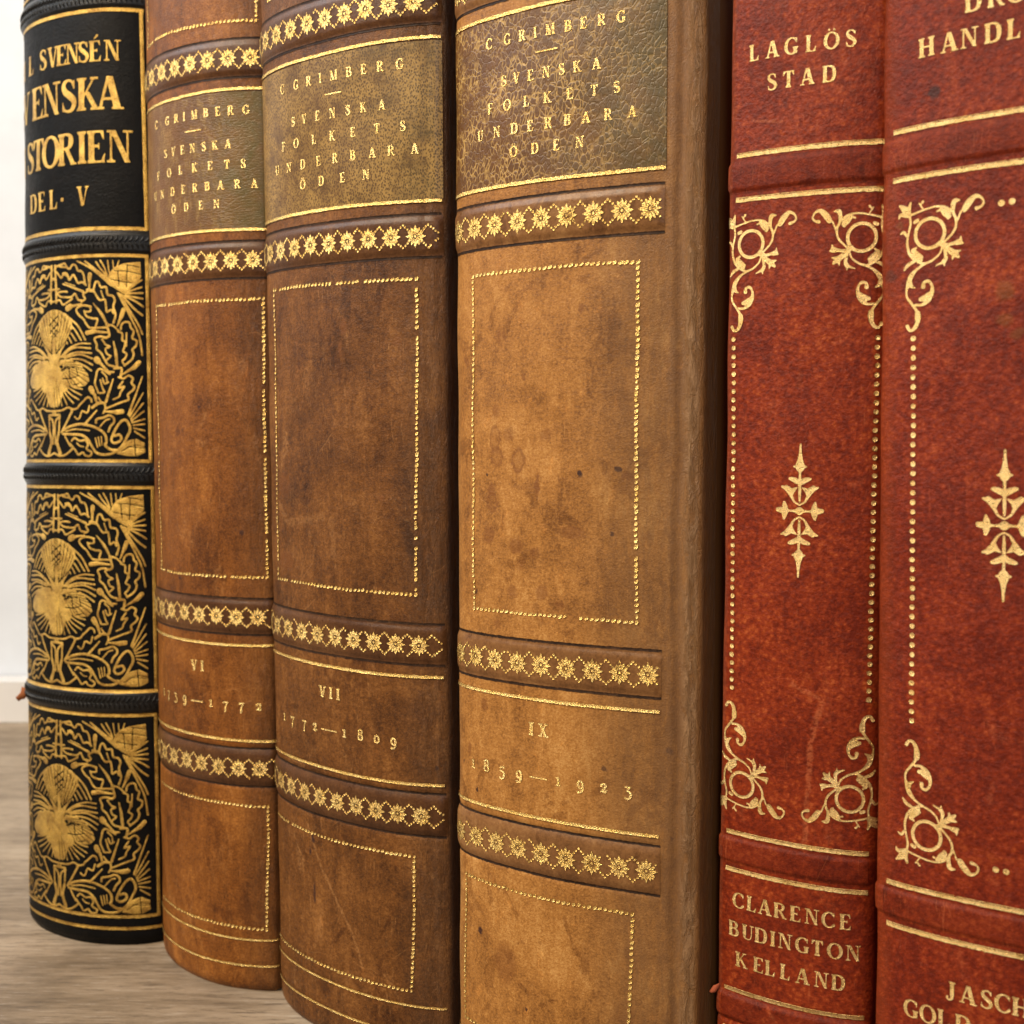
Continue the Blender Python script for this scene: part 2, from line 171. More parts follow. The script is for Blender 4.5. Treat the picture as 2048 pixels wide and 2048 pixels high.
# ------------------------------------------------------------------ lettering: a serif hand made of strokes, cap height 1
T, HL, SF = .205, .082, .07
def arc(cx, cy, rx, ry, a0, a1, t0=HL, t1=T, n=13):
    a = np.radians(np.linspace(a0, a1, n))
    return [(cx+rx*math.cos(q), cy+ry*math.sin(q)) for q in a], [t0+(t1-t0)*abs(math.cos(q))**1.6 for q in a]
def glyph(ch):
    """(list of primitives, width)"""
    g = Pic()
    def stem(x, y0=0, y1=1, t=T, foot=True, top=True, s=.17):
        g.box(x-t/2, y0, x+t/2, y1)
        if foot: g.box(x-s, y0, x+s, y0+SF); g.poly([(x-t/2-.05, y0+SF-.01), (x+t/2+.05, y0+SF-.01), (x+t/2, y0+SF+.05), (x-t/2, y0+SF+.05)])
        if top: g.box(x-s, y1-SF, x+s, y1); g.poly([(x-t/2, y1-SF-.05), (x+t/2, y1-SF-.05), (x+t/2+.05, y1-SF+.01), (x-t/2-.05, y1-SF+.01)])
    def arcs(*a, **k): p, w = arc(*a, **k); g.stroke(p, w)
    def bar(x0, x1, y, t=HL): g.box(x0, y-t/2, x1, y+t/2)
    def diag(x0, y0, x1, y1, t): g.poly([(x0-t/2, y0), (x0+t/2, y0), (x1+t/2, y1), (x1-t/2, y1)])
    base = {'Ö': 'O', 'É': 'E'}.get(ch, ch); w = .7
    if base == 'I': stem(.19); w = .38
    elif base == 'A':
        diag(.1, 0, .36, 1, .09); diag(.66, 0, .40, 1, .22); bar(.18, .58, .32); g.box(-.02, 0, .24, SF); g.box(.48, 0, .84, SF); w = .80
    elif base == 'B':
        stem(.17, s=.15); g.stroke([(.17, .965), (.38, .965), (.52, .9), (.55, .75), (.5, .6), (.36, .535), (.17, .535)], [.075, .085, .145, .205, .145, .085, .075])
        g.stroke([(.17, .52), (.4, .52), (.57, .44), (.61, .28), (.56, .11), (.4, .035), (.17, .035)], [.075, .085, .155, .215, .155, .085, .075]); w = .70
    elif base in 'CG':
        arcs(.42, .5, .345, .475, 48, 318); g.box(.655, .66, .70, .97)
        g.poly([(.70, .97), (.60, .86), (.63, .80), (.70, .70)])
        if base == 'G': stem(.63, .04, .44, top=True, foot=False, s=.16); w = .82
        else: g.stroke([(.66, .17), (.70, .27)], [.06, .045]); w = .75
    elif base == 'D':
        stem(.17, s=.15); g.stroke([(.17, .965), (.42, .96), (.62, .84), (.69, .5), (.62, .16), (.42, .04), (.17, .035)], [.075, .09, .17, .215, .17, .09, .075]); w = .80
    elif base in 'EF':
        stem(.17, s=.15); bar(.1, .60, .968, .065); g.poly([(.60, 1), (.56, .96), (.50, .93), (.60, .72), (.62, .72)])
        bar(.2, .44, .52); g.box(.42, .42, .46, .62)
        if base == 'E': bar(.1, .64, .032, .065); g.poly([(.62, 0), (.66, .29), (.635, .29), (.52, .07), (.55, .03)])
        w = .68 if base == 'E' else .62
    elif base == 'H': stem(.17); stem(.66); bar(.2, .64, .52); w = .83
    elif base == 'J': stem(.30, .2, 1, foot=False); g.stroke([(.30, .28), (.28, .06), (.16, -.03), (.06, .03), (.07, .12)], [.17, .15, .09, .1, .13]); w = .46
    elif base == 'K': stem(.17); diag(.24, .40, .60, .98, .07); diag(.68, .02, .36, .56, .17); g.box(.47, 1-SF, .74, 1); g.box(.50, 0, .84, SF); w = .80
    elif base == 'L': stem(.17, s=.16); bar(.1, .60, .032, .065); g.poly([(.58, 0), (.62, .33), (.595, .33), (.47, .07), (.5, .03)]); w = .64
    elif base == 'M': diag(.12, 0, .16, 1, .07); stem(.82, s=.15); diag(.47, 0, .20, 1, .2); diag(.47, 0, .79, 1, .06); g.box(.0, 0, .26, SF); g.box(.02, 1-SF, .2, 1); w = .96
    elif base == 'N': stem(.14, t=.07, top=False, s=.14); diag(.68, 0, .2, 1, .18); g.box(.645, .02, .71, 1); g.box(.53, 1-SF, .84, 1); g.box(.0, 1-SF, .2, 1); w = .82
    elif base == 'O': arcs(.41, .5, .345, .475, 0, 360, n=25); w = .82
    elif base == 'R':
        stem(.17, s=.15); g.stroke([(.17, .965), (.4, .965), (.55, .89), (.58, .75), (.53, .59), (.38, .52), (.17, .52)], [.075, .085, .145, .205, .145, .085, .075])
        diag(.66, .02, .38, .54, .17); g.box(.55, 0, .80, SF); w = .76
    elif base == 'S':
        g.stroke([(.50, .80), (.44, .93), (.31, .97), (.16, .91), (.12, .76), (.20, .62), (.36, .50), (.50, .37), (.53, .22), (.44, .07), (.29, .03), (.15, .08), (.09, .22)], [.06, .075, .08, .12, .165, .2, .21, .2, .165, .12, .08, .075, .06])
        g.box(.50, .70, .545, .97); g.box(.065, .03, .11, .32); w = .60
    elif base == 'T': stem(.35, top=False); bar(.03, .67, .968, .065); g.poly([(.03, 1), (.07, .95), (.17, .93), (.05, .70), (.025, .70)]); g.poly([(.67, 1), (.63, .95), (.53, .93), (.65, .70), (.675, .70)]); w = .70
    elif base == 'U': stem(.17, .3, 1, foot=False); g.stroke([(.17, .34), (.20, .12), (.37, .03), (.55, .10), (.62, .34)], [.17, .14, .08, .065, .06]); g.box(.59, .3, .65, 1); g.box(.49, 1-SF, .76, 1); w = .76
    elif base == 'V': diag(.40, 0, .15, 1, .18); diag(.42, 0, .64, 1, .065); g.box(0, 1-SF, .32, 1); g.box(.51, 1-SF, .76, 1); w = .76
    elif base == 'X': diag(.60, 0, .14, 1, .18); diag(.12, 0, .60, 1, .065); g.box(0, 0, .26, SF); g.box(.44, 0, .78, SF); g.box(-.02, 1-SF, .32, 1); g.box(.48, 1-SF, .74, 1); w = .76
    elif base == '-': bar(0, 1, .34, .06); w = 1
    elif base == '.': g.stroke([(.1, .42), (.101, .42)], .2); w = .2
    # old-style figures, x-height .68
    elif base == '0': arcs(.28, .34, .20, .31, 0, 360, t0=.09, t1=.12, n=25); w = .56
    elif base == '1': stem(.2, 0, .68, t=.12, top=False, s=.15); g.poly([(.04, .56), (.14, .60), (.26, .68), (.04, .64)]); w = .4
    elif base == '2': g.stroke([(.09, .50), (.12, .61), (.27, .66), (.40, .58), (.40, .45), (.28, .27), (.09, .08)], [.12, .10, .065, .12, .14, .10, .06]); g.stroke([(.07, .07), (.20, .10), (.36, .03), (.48, .16)], [.07, .13, .12, .05]); w = .54
    elif base == '3': g.stroke([(.08, .64), (.42, .64)], .06); g.stroke([(.42, .64), (.20, .34)], .055); g.stroke([(.20, .34), (.38, .28), (.47, .08), (.40, -.17), (.22, -.28), (.08, -.22)], [.06, .09, .13, .12, .075, .12]); w = .54
    elif base == '5': g.stroke([(.16, .66), (.44, .68)], .09); g.stroke([(.15, .66), (.12, .32)], .055); g.stroke([(.12, .32), (.30, .34), (.45, .20), (.44, -.08), (.28, -.27), (.08, -.22)], [.05, .08, .13, .13, .08, .11]); w = .54
    elif base == '7': g.stroke([(.08, .50), (.09, .61), (.48, .61)], [.06, .09, .09], smooth=False); g.stroke([(.48, .60), (.30, .22), (.24, -.28)], [.05, .09, .14]); w = .54
    elif base == '8': arcs(.28, .74, .165, .21, 0, 360, t0=.07, t1=.10, n=25); arcs(.28, .27, .20, .25, 0, 360, t0=.07, t1=.12, n=25); w = .56
    elif base == '9': arcs(.28, .36, .18, .29, 0, 360, t0=.07, t1=.12, n=25); g.stroke([(.46, .36), (.45, .02), (.34, -.22), (.15, -.29), (.10, -.22)], [.12, .12, .09, .07, .11]); w = .56
    if ch == 'Ö': g.stroke([(.27, 1.14), (.271, 1.14)], .13); g.stroke([(.55, 1.14), (.551, 1.14)], .13)
    if ch == 'É': g.stroke([(.30, 1.09), (.46, 1.24)], [.05, .11])
    return g, w
def put(pic, ch, u, v, size, xs=1., rot=0.):
    """one letter centred on u, standing on v"""
    g, w = glyph(ch); sx = size*xs; c, s = math.cos(rot), math.sin(rot)
    for k, a in g.add:
        b = a.copy(); x = (a[:, 0]-w/2)*sx; y = a[:, 1]*size
        b[:, 0] = u+x*c-y*s; b[:, 1] = v+x*s+y*c
        if k == 's': b[:, 2] *= size*(.5+.5*xs)
        pic.add.append((k, b))
def line(pic, text, us, v, size, xs=1., jit=.004):
    for ch, u in zip(text, us): put(pic, ch, u, v+random.uniform(-jit, jit)*.7, size, xs, random.uniform(-.02, .02))
def strokes(txt):
    out = []
    for part in txt.split(';'):
        q = [[float(c)/1000 for c in t.split(',')] for t in part.split()]
        out.append(([(t[0], t[1]) for t in q], [t[2] for t in q] if len(q[0]) > 2 else None))
    return out
# ------------------------------------------------------------------ materials
class NT:
    def __init__(s, name):
        s.m = bpy.data.materials.new(name); s.m.use_nodes = True; s.t = s.m.node_tree; s.t.nodes.clear()
        s.out = s.n('ShaderNodeOutputMaterial'); s.bsdf = s.n('ShaderNodeBsdfPrincipled'); s.t.links.new(s.bsdf.outputs[0], s.out.inputs[0])
    def n(s, t, **k):
        o = s.t.nodes.new(t)
        for a, b in k.items(): setattr(o, a, b)
        return o
    def set(s, i, v):
        if hasattr(v, 'is_linked'): s.t.links.new(v, i)
        else: i.default_value = v
    def math(s, op, a, b=0., c=None, clamp=False):
        o = s.n('ShaderNodeMath', operation=op, use_clamp=clamp); s.set(o.inputs[0], a); s.set(o.inputs[1], b)
        if c is not None: s.set(o.inputs[2], c)
        return o.outputs[0]
    def vec(s, op, a, b):
        o = s.n('ShaderNodeVectorMath', operation=op); s.set(o.inputs[0], a); s.set(o.inputs[1], b); return o.outputs[0] if op not in ('LENGTH', 'DISTANCE') else o.outputs[1]
    def noise(s, v, sc, det=4., rough=.55, dist=0.):
        o = s.n('ShaderNodeTexNoise'); s.set(o.inputs['Vector'], v); o.inputs['Scale'].default_value = sc; o.inputs['Detail'].default_value = det
        o.inputs['Roughness'].default_value = rough; o.inputs['Distortion'].default_value = dist; return o.outputs[0]
    def voro(s, v, sc, feat='F1', rnd=1.):
        o = s.n('ShaderNodeTexVoronoi', feature=feat); s.set(o.inputs['Vector'], v); o.inputs['Scale'].default_value = sc; o.inputs['Randomness'].default_value = rnd; return o
    def ramp(s, f, stops):
        o = s.n('ShaderNodeValToRGB'); e = o.color_ramp.elements; s.set(o.inputs[0], f)
        while len(e) < len(stops): e.new(.5)
        for k, (p, c) in zip(e, stops): k.position = p; k.color = (*c, 1) if len(c) == 3 else c
        return o.outputs[0]
    def mr(s, x, a, b, c=0., d=1., smooth=True):
        o = s.n('ShaderNodeMapRange', interpolation_type='SMOOTHSTEP' if smooth else 'LINEAR'); s.set(o.inputs[0], x)
        for i, q in zip((1, 2, 3, 4), (a, b, c, d)): o.inputs[i].default_value = q
        return o.outputs[0]
    def mix(s, f, a, b, mode='MIX'):
        o = s.n('ShaderNodeMix', data_type='RGBA', blend_type=mode); s.set(o.inputs[0], f)
        for i, q in ((6, a), (7, b)):
            if isinstance(q, tuple) and len(q) == 3: q = (*q, 1)
            s.set(o.inputs[i], q)
        return o.outputs[2]
    def bump(s, h, dist, strength=1., nrm=None):
        o = s.n('ShaderNodeBump'); o.inputs['Strength'].default_value = strength; o.inputs['Distance'].default_value = dist; s.set(o.inputs['Height'], h)
        if nrm: s.set(o.inputs['Normal'], nrm)
        return o.outputs[0]
    def uv(s, seed=0., sx=1., sy=1.):
        tc = s.n('ShaderNodeTexCoord'); m = s.n('ShaderNodeMapping'); s.t.links.new(tc.outputs['UV'], m.inputs[0])
        m.inputs['Location'].default_value = (seed, seed*1.7, seed*.3); m.inputs['Scale'].default_value = (sx, sy, 1); return m.outputs[0]
def leather(name, c0, c1, c2, seed, rough=.5, grain=1., spots=(), ends=(), streak=.5, scuff=.3, scuffc=(.45, .22, .08), scars=(), blot=(.33, .67), mott=.46, gs=34., spec=.22, specks=.5, pebble=0., stain=.55):
    """hide: cloudy dye, long streaks, fine mottling, rubbed patches, pin holes; spots = (u, v, ru, rv, strength, ring)"""
    k = NT(name); raw = k.uv(); v = k.uv(seed); vs_ = k.uv(seed, 2.2, .45)
    a = k.noise(v, .55, 5, .6, .4); b = k.noise(vs_, 1.5, 6, .62, .6); c = k.noise(v, 7., 4, .6); d = k.noise(v, 21., 3, .75)
    f = k.math('ADD', k.math('MULTIPLY', a, .62-.3*streak), k.math('MULTIPLY', b, .38*streak+.12)); f = k.math('ADD', f, k.math('MULTIPLY', c, .20)); f = k.math('ADD', f, k.math('MULTIPLY', k.math('SUBTRACT', d, .5), mott))
    f = k.math('SUBTRACT', f, .02)
    if pebble: f = k.math('ADD', f, k.math('MULTIPLY', k.math('SUBTRACT', .34, k.voro(v, 12., 'SMOOTH_F1').outputs[0]), pebble))
    col = k.ramp(f, [(blot[0], c0), ((blot[0]+blot[1])/2, c1), (blot[1], c2)])
    # rubbed, paler nap
    r = k.math('MULTIPLY', k.mr(k.noise(k.uv(seed+3, 1.3, .8), 1.1, 7, .68, .8), .56, .72), k.mr(k.noise(v, 15., 4, .7), .40, .62))
    col = k.mix(k.math('MULTIPLY', r, scuff), col, scuffc)
    hs = k.math('MULTIPLY', k.mr(k.noise(k.uv(seed+7, 26., 2.6), 1., 4, .75, .4), .57, .70), k.mr(k.noise(v, 1.7, 3), .42, .62)); col = k.mix(k.math('MULTIPLY', hs, scuff*.9), col, scuffc)
    # hair scratches
    e = k.voro(k.vec('ADD', k.uv(seed+5, 1., .55), k.vec('MULTIPLY', (.25, .25, 0), k.noise(v, 1.6, 2))), 1.1, 'DISTANCE_TO_EDGE').outputs[0]
    e = k.math('MULTIPLY', k.mr(e, .0, .008, 1, 0), k.mr(k.noise(v, 1.3, 3), .52, .64)); col = k.mix(k.math('MULTIPLY', e, scuff*.6), col, scuffc)
    for (pts, wdt, st) in scars:            # rubbed lines with a place of their own
        for (p, q) in zip(pts[:-1], pts[1:]):
            L = math.hypot(q[0]-p[0], q[1]-p[1]); ux, uy = (q[0]-p[0])/L, (q[1]-p[1])/L
            sp = k.n('ShaderNodeSeparateXYZ'); k.set(sp.inputs[0], k.vec('SUBTRACT', raw, (p[0], p[1], 0)))
            al = k.math('ADD', k.math('MULTIPLY', sp.outputs[0], ux), k.math('MULTIPLY', sp.outputs[1], uy)); ac = k.math('SUBTRACT', k.math('MULTIPLY', sp.outputs[0], uy), k.math('MULTIPLY', sp.outputs[1], ux))
            ac = k.math('ABSOLUTE', k.math('ADD', ac, k.math('MULTIPLY', k.math('SUBTRACT', k.noise(v, 6., 4), .5), wdt*2)))
            m = k.math('MULTIPLY', k.mr(ac, wdt*.3, wdt, 1, 0), k.math('MULTIPLY', k.mr(al, -.02, .02), k.mr(al, L-.02, L+.02, 1, 0)))
            col = k.mix(k.math('MULTIPLY', k.math('MULTIPLY', m, st), k.mr(k.noise(v, 18., 3), .3, .6)), col, scuffc)
    sn = k.noise(k.uv(seed+11, 1., .7), 1.25, 8, .68, .7); col = k.mix(k.mr(sn, .565, .60, 0, stain), col, k.mix(1., col, (.50, .42, .36), 'MULTIPLY'))
    s2 = k.noise(k.uv(seed+13, 1.2, .8), 2.6, 8, .72, .5); col = k.mix(k.mr(s2, .60, .64, 0, stain*.8), col, k.mix(1., col, (1.5, 1.45, 1.35), 'MULTIPLY'))
    # pin holes and flecks
    w = k.voro(v, 5.3); w1 = k.mr(w.outputs['Distance'], .05, .10, 1, 0); w2 = k.n('ShaderNodeSeparateColor'); k.t.links.new(w.outputs['Color'], w2.inputs[0])
    col = k.mix(k.math('MULTIPLY', k.math('MULTIPLY', w1, k.mr(w2.outputs[1], .80, .84)), specks*.75), col, (.030, .014, .008))
    w = k.voro(v, 2.1); w1 = k.mr(w.outputs['Distance'], .018, .034, 1, 0); w2 = k.n('ShaderNodeSeparateColor'); k.t.links.new(w.outputs['Color'], w2.inputs[0])
    col = k.mix(k.math('MULTIPLY', k.math('MULTIPLY', w1, k.mr(w2.outputs[0], .78, .8)), specks), col, (.018, .010, .008))
    nz = k.n('ShaderNodeTexNoise'); k.set(nz.inputs['Vector'], v); nz.inputs['Scale'].default_value = 9.; nz.inputs['Detail'].default_value = 3
    wob = k.vec('MULTIPLY', k.vec('SUBTRACT', nz.outputs['Color'], (.5, .5, .5)), (.13, .13, 0)); pw = k.vec('ADD', raw, wob)
    for (su, sv, ru, rv, st, ring) in spots:
        q = k.vec('LENGTH', k.vec('DIVIDE', k.vec('SUBTRACT', pw, (su, sv, 0)), (ru, rv, 1)), (0, 0, 0))
        if ring: m = k.math('MULTIPLY', k.mr(q, .55, .9), k.mr(q, .95, 1.25, 1, 0)); m = k.math('MAXIMUM', m, k.mr(q, .9, 1.1, .45, 0))
        else: m = k.mr(q, .55, 1.1, 1, 0)
        col = k.mix(k.math('MULTIPLY', m, st), col, (.030, .012, .012) if st > .75 else (.16, .055, .014), 'MIX')
    # worn or darkened joints and sides: (u from, u to, colour, amount, streakiness)
    xs = k.n('ShaderNodeSeparateXYZ'); k.set(xs.inputs[0], raw); hb = None
    for (ua, ub, cc, am, sk) in ends:
        mk = k.mr(xs.outputs[0], ua, ub)
        st = k.mr(k.noise(k.uv(seed+9, 6., 1.5), 1.5, 6, .75, .8), .36, .62)
        mk = k.math('MULTIPLY', mk, k.math('ADD', 1-sk, k.math('MULTIPLY', st, sk))); col = k.mix(k.math('MULTIPLY', mk, am), col, cc)
        if sk > .3: hb = k.math('MULTIPLY', mk, 3.5)
    k.set(k.bsdf.inputs['Base Color'], col)
    k.set(k.bsdf.inputs['Roughness'], k.math('ADD', rough, k.math('MULTIPLY', k.math('SUBTRACT', c, .5), .35)))
    k.bsdf.inputs['Specular IOR Level'].default_value = spec
    g = k.voro(v, gs, 'SMOOTH_F1').outputs[0]; hgt = k.math('ADD', k.math('MULTIPLY', g, .7), k.math('MULTIPLY', k.noise(v, gs*2, 3, .7), .8)); hgt = k.math('ADD', hgt, k.math('MULTIPLY', k.noise(v, 5., 4), 1.4))
    if hb: hgt = k.math('ADD', hgt, hb)
    k.set(k.bsdf.inputs['Normal'], k.bump(hgt, 6e-5*grain, .8)); return k.m
def label_hide(name, seed, ca, cb, crack, split, mode):
    """dyed title piece gone brown on one side, its grain cracked and rubbed pale"""
    k = NT(name); raw = k.uv(); v = k.uv(seed); xs = k.n('ShaderNodeSeparateXYZ'); k.set(xs.inputs[0], raw)
    t = k.mr(k.math('ADD', xs.outputs[0], k.math('MULTIPLY', k.math('SUBTRACT', k.noise(v, .8, 5, .6), .5), 2.2)), split-1.2, split+1.3)
    col = k.mix(t, ca, cb); big = k.noise(v, 1.4, 6, .65, .5)
    col = k.mix(k.mr(big, .35, .7, .0, .55), col, tuple(c*1.6 for c in ca))
    n2 = k.noise(v, 24., 4, .65)
    wv = k.vec('ADD', k.uv(seed+2, 1., .62), k.vec('MULTIPLY', (.10, .10, 0), k.noise(v, 7., 3)))
    if mode == 'crackle':
        e = k.voro(wv, 11., 'DISTANCE_TO_EDGE').outputs[0]; e2 = k.voro(wv, 5., 'DISTANCE_TO_EDGE').outputs[0]
        m = k.math('MAXIMUM', k.mr(e, .0, .10, 1, 0), k.mr(e2, .0, .045, 1, 0)); m = k.math('MULTIPLY', m, k.mr(k.noise(v, 2.2, 5, .7), .38, .60)); m = k.math('MULTIPLY', m, k.mr(t, .0, 1., 1., .35))
    elif mode == 'speckle':
        e = k.voro(k.uv(seed+2, 1.1, .75), 29., 'F1').outputs[0]; m = k.math('MULTIPLY', k.mr(k.math('ADD', e, k.math('MULTIPLY', n2, .5)), .52, .86), k.mr(k.noise(v, 1.8, 5, .7), .25, .62)); m = k.math('MULTIPLY', m, .95)
    else:
        e = k.voro(k.uv(seed+2, .5, 1.5), 13., 'DISTANCE_TO_EDGE').outputs[0]; m = k.math('MULTIPLY', k.mr(k.noise(k.uv(seed, 1.6, .6), 3., 7, .75), .44, .68), k.mr(n2, .35, .6)); m = k.math('MULTIPLY', m, k.mr(t, .1, .9, .85, .12))
    col = k.mix(k.math('MULTIPLY', m, .95), col, crack); col = k.mix(k.mr(n2, .5, .75, 0, .35), col, (.03, .016, .006))
    k.set(k.bsdf.inputs['Base Color'], col); k.bsdf.inputs['Roughness'].default_value = .42; k.bsdf.inputs['Specular IOR Level'].default_value = .4
    h = k.math('ADD', k.mr(e, 0, .14), k.math('MULTIPLY', k.noise(k.uv(seed, .7, 1.5), 16., 4), 1.2)); k.set(k.bsdf.inputs['Normal'], k.bump(h, 3.5e-5, .8)); return k.m
def gold(name, c0, c1, wear, seed, rough=.27, metal=.84):
    """leaf gold pressed into leather: dull where thin, rubbed through in places"""
    k = NT(name); v = k.uv(seed); a = k.noise(v, 3.1, 6, .7, .5); b = k.noise(v, 30., 4, .7)
    col = k.mix(k.mr(k.math('ADD', k.math('MULTIPLY', a, .6), k.math('MULTIPLY', b, .4)), .34, .64), c0, c1)
    k.set(k.bsdf.inputs['Base Color'], col); k.bsdf.inputs['Metallic'].default_value = metal
    k.set(k.bsdf.inputs['Roughness'], k.math('ADD', rough, k.math('MULTIPLY', k.math('SUBTRACT', b, .5), .5)))
    k.set(k.bsdf.inputs['Normal'], k.bump(k.math('ADD', b, k.noise(v, 60., 3)), 1.3e-4, .9))
    al = k.mr(k.math('ADD', k.math('MULTIPLY', a, .62), k.math('MULTIPLY', k.noise(v, 21., 5, .75), .38)), wear-.03, wear+.03)
    k.set(k.bsdf.inputs['Alpha'], al); return k.m
def plain(name, col, rough=.6, bumpsc=0, bd=1e-4):
    k = NT(name); tc = k.n('ShaderNodeTexCoord'); n = k.noise(tc.outputs['Object'], 40., 5, .6)
    k.set(k.bsdf.inputs['Base Color'], k.mix(k.mr(n, .3, .7), tuple(c*.96 for c in col), tuple(min(1, c*1.03) for c in col))); k.bsdf.inputs['Roughness'].default_value = rough
    k.bsdf.inputs['Specular IOR Level'].default_value = .3
    if bumpsc: k.set(k.bsdf.inputs['Normal'], k.bump(k.noise(tc.outputs['Object'], bumpsc, 4), bd, .6))
    return k.m
def wood(name):
    k = NT(name); tc = k.n('ShaderNodeTexCoord'); mp = k.n('ShaderNodeMapping'); k.t.links.new(tc.outputs['Object'], mp.inputs[0]); mp.inputs['Scale'].default_value = (10, 60, 10); mp.inputs['Rotation'].default_value = (0, 0, .13)
    v = mp.outputs[0]; a = k.noise(v, .7, 6, .62, .6); b = k.noise(v, 3.2, 6, .7, .3); c = k.noise(tc.outputs['Object'], 7., 5, .6, .3)
    f = k.math('ADD', k.math('MULTIPLY', a, .36), k.math('ADD', k.math('MULTIPLY', b, .24), k.math('MULTIPLY', c, .40)))
    col = k.ramp(f, [(.37, (.085, .059, .036)), (.47, (.215, .160, .106)), (.55, (.33, .255, .178)), (.65, (.46, .375, .275))])
    fib = k.noise(k.vec('MULTIPLY', v, (2.2, 3.5, 1)), 4., 5, .8); col = k.mix(k.mr(fib, .51, .63, 0, .7), col, (.085, .062, .044)); col = k.mix(k.mr(fib, .46, .34, 0, .35), col, (.50, .44, .37))
    pore = k.mr(k.noise(v, 9., 3, .8), .58, .72); col = k.mix(k.math('MULTIPLY', pore, .35), col, (.10, .065, .04))
    k.set(k.bsdf.inputs['Base Color'], col); k.bsdf.inputs['Roughness'].default_value = .55; k.bsdf.inputs['Specular IOR Level'].default_value = .3
    k.set(k.bsdf.inputs['Normal'], k.bump(k.math('SUBTRACT', b, k.math('MULTIPLY', pore, .6)), 1.5e-4, .6)); return k.m
# ------------------------------------------------------------------ mesh makers
def link(name, V, F, mat, parent=None, uvs=None, smooth=True):
    me = bpy.data.meshes.new(name); V = np.asarray(V, float)*CM
    me.from_pydata(V.tolist(), [], [list(f) for f in F]); me.materials.append(mat)
    if uvs is not None:
        lay = me.uv_layers.new(name='UVMap'); idx = np.empty(len(me.loops), int); me.loops.foreach_get('vertex_index', idx)
        lay.data.foreach_set('uv', np.asarray(uvs, float)[idx].ravel())
    if smooth: me.polygons.foreach_set('use_smooth', np.ones(len(me.polygons), bool))
    o = bpy.data.objects.new(name, me); scene.collection.objects.link(o)
    if parent: o.parent = parent
    me.update(); return o
def sheet(s, us, vs, off):
    U, Vv = np.meshgrid(us, vs); P = s.at(U, Vv, off); n = len(us)
    F = [(j*n+i, j*n+i+1, (j+1)*n+i+1, (j+1)*n+i) for j in range(len(vs)-1) for i in range(n-1)]
    return P.reshape(-1, 3), F, np.stack([U.ravel(), Vv.ravel()], 1)
def stamp(name, s, pic, h, mat, parent, base=.009, dome=-.003, wd=.03, grow=0.):
    """press a drawing onto a spine"""
    V, F = pic.mesh(h, grow)
    off = base+dome*np.sqrt(np.clip(V[:, 2]/wd, 0, 1))
    return link(name, s.at(V[:, 0], V[:, 1], off), F, mat, parent, V[:, :2])
class Bag:
    """many small marks that make up one piece of tooling"""
    def __init__(b): b.V = []; b.F = []; b.n = 0
    def add(b, V, F): b.V.append(V); b.F += [[i+b.n for i in f] for f in F]; b.n += len(V)
    def dot(b, u, v, ru, rv, sq=2.6, n=12, shear=0.):
        a = np.linspace(0, 2*math.pi, n, endpoint=False)+.2; c, s = np.cos(a), np.sin(a)
        r = (np.abs(c)**sq+np.abs(s)**sq)**(-1/sq)
        ring = lambda k, z: np.stack([u+ru*k*r*c, v+rv*k*r*s+shear*ru*k*r*c, np.full(n, z)], 1)
        V = np.concatenate([ring(1, .006), ring(.62, .0), [[u, v, -.002]]])
        F = [[i, (i+1) % n, n+(i+1) % n, n+i] for i in range(n)]+[[n+i, n+(i+1) % n, 2*n] for i in range(n)]
        b.add(V, F)
    def strip(b, u0, u1, v, w, jit=.003, f=lambda u: 0.):
        us = np.arange(u0, u1+.02, .04); n = len(us); k = np.array([-.5, -.28, .28, .5])
        V = np.concatenate([np.stack([us, v+f(us)+w*q+rng.normal(0, jit, n)*(abs(q) > .4), np.full(n, .005-.003*(abs(q) < .4))], 1) for q in k])
        F = [[r*n+i, r*n+i+1, (r+1)*n+i+1, (r+1)*n+i] for r in range(3) for i in range(n-1)]; b.add(V, F)
    def out(b, name, s, mat, parent, base=.007):
        V = np.concatenate(b.V); return link(name, s.at(V[:, 0], V[:, 1], base+V[:, 2]), b.F, mat, parent, V[:, :2])
def prism(pts, z0, z1, name, mat, parent):
    """upright slab on a plan outline; z0 may be one height per corner"""
    n = len(pts); z0 = z0 if hasattr(z0, '__len__') else [z0]*n
    V = [(x, y, z) for (x, y), z in zip(pts, z0)]+[(x, y, z1) for x, y in pts]
    F = [list(range(n))[::-1], list(range(n, 2*n))]+[[i, (i+1) % n, n+(i+1) % n, n+i] for i in range(n)]
    o = link(name, V, F, mat, parent, smooth=False)
    m = o.modifiers.new('edge', 'BEVEL'); m.width = .06*CM; m.segments = 3; return o
ROW = np.array([.8, -.6])
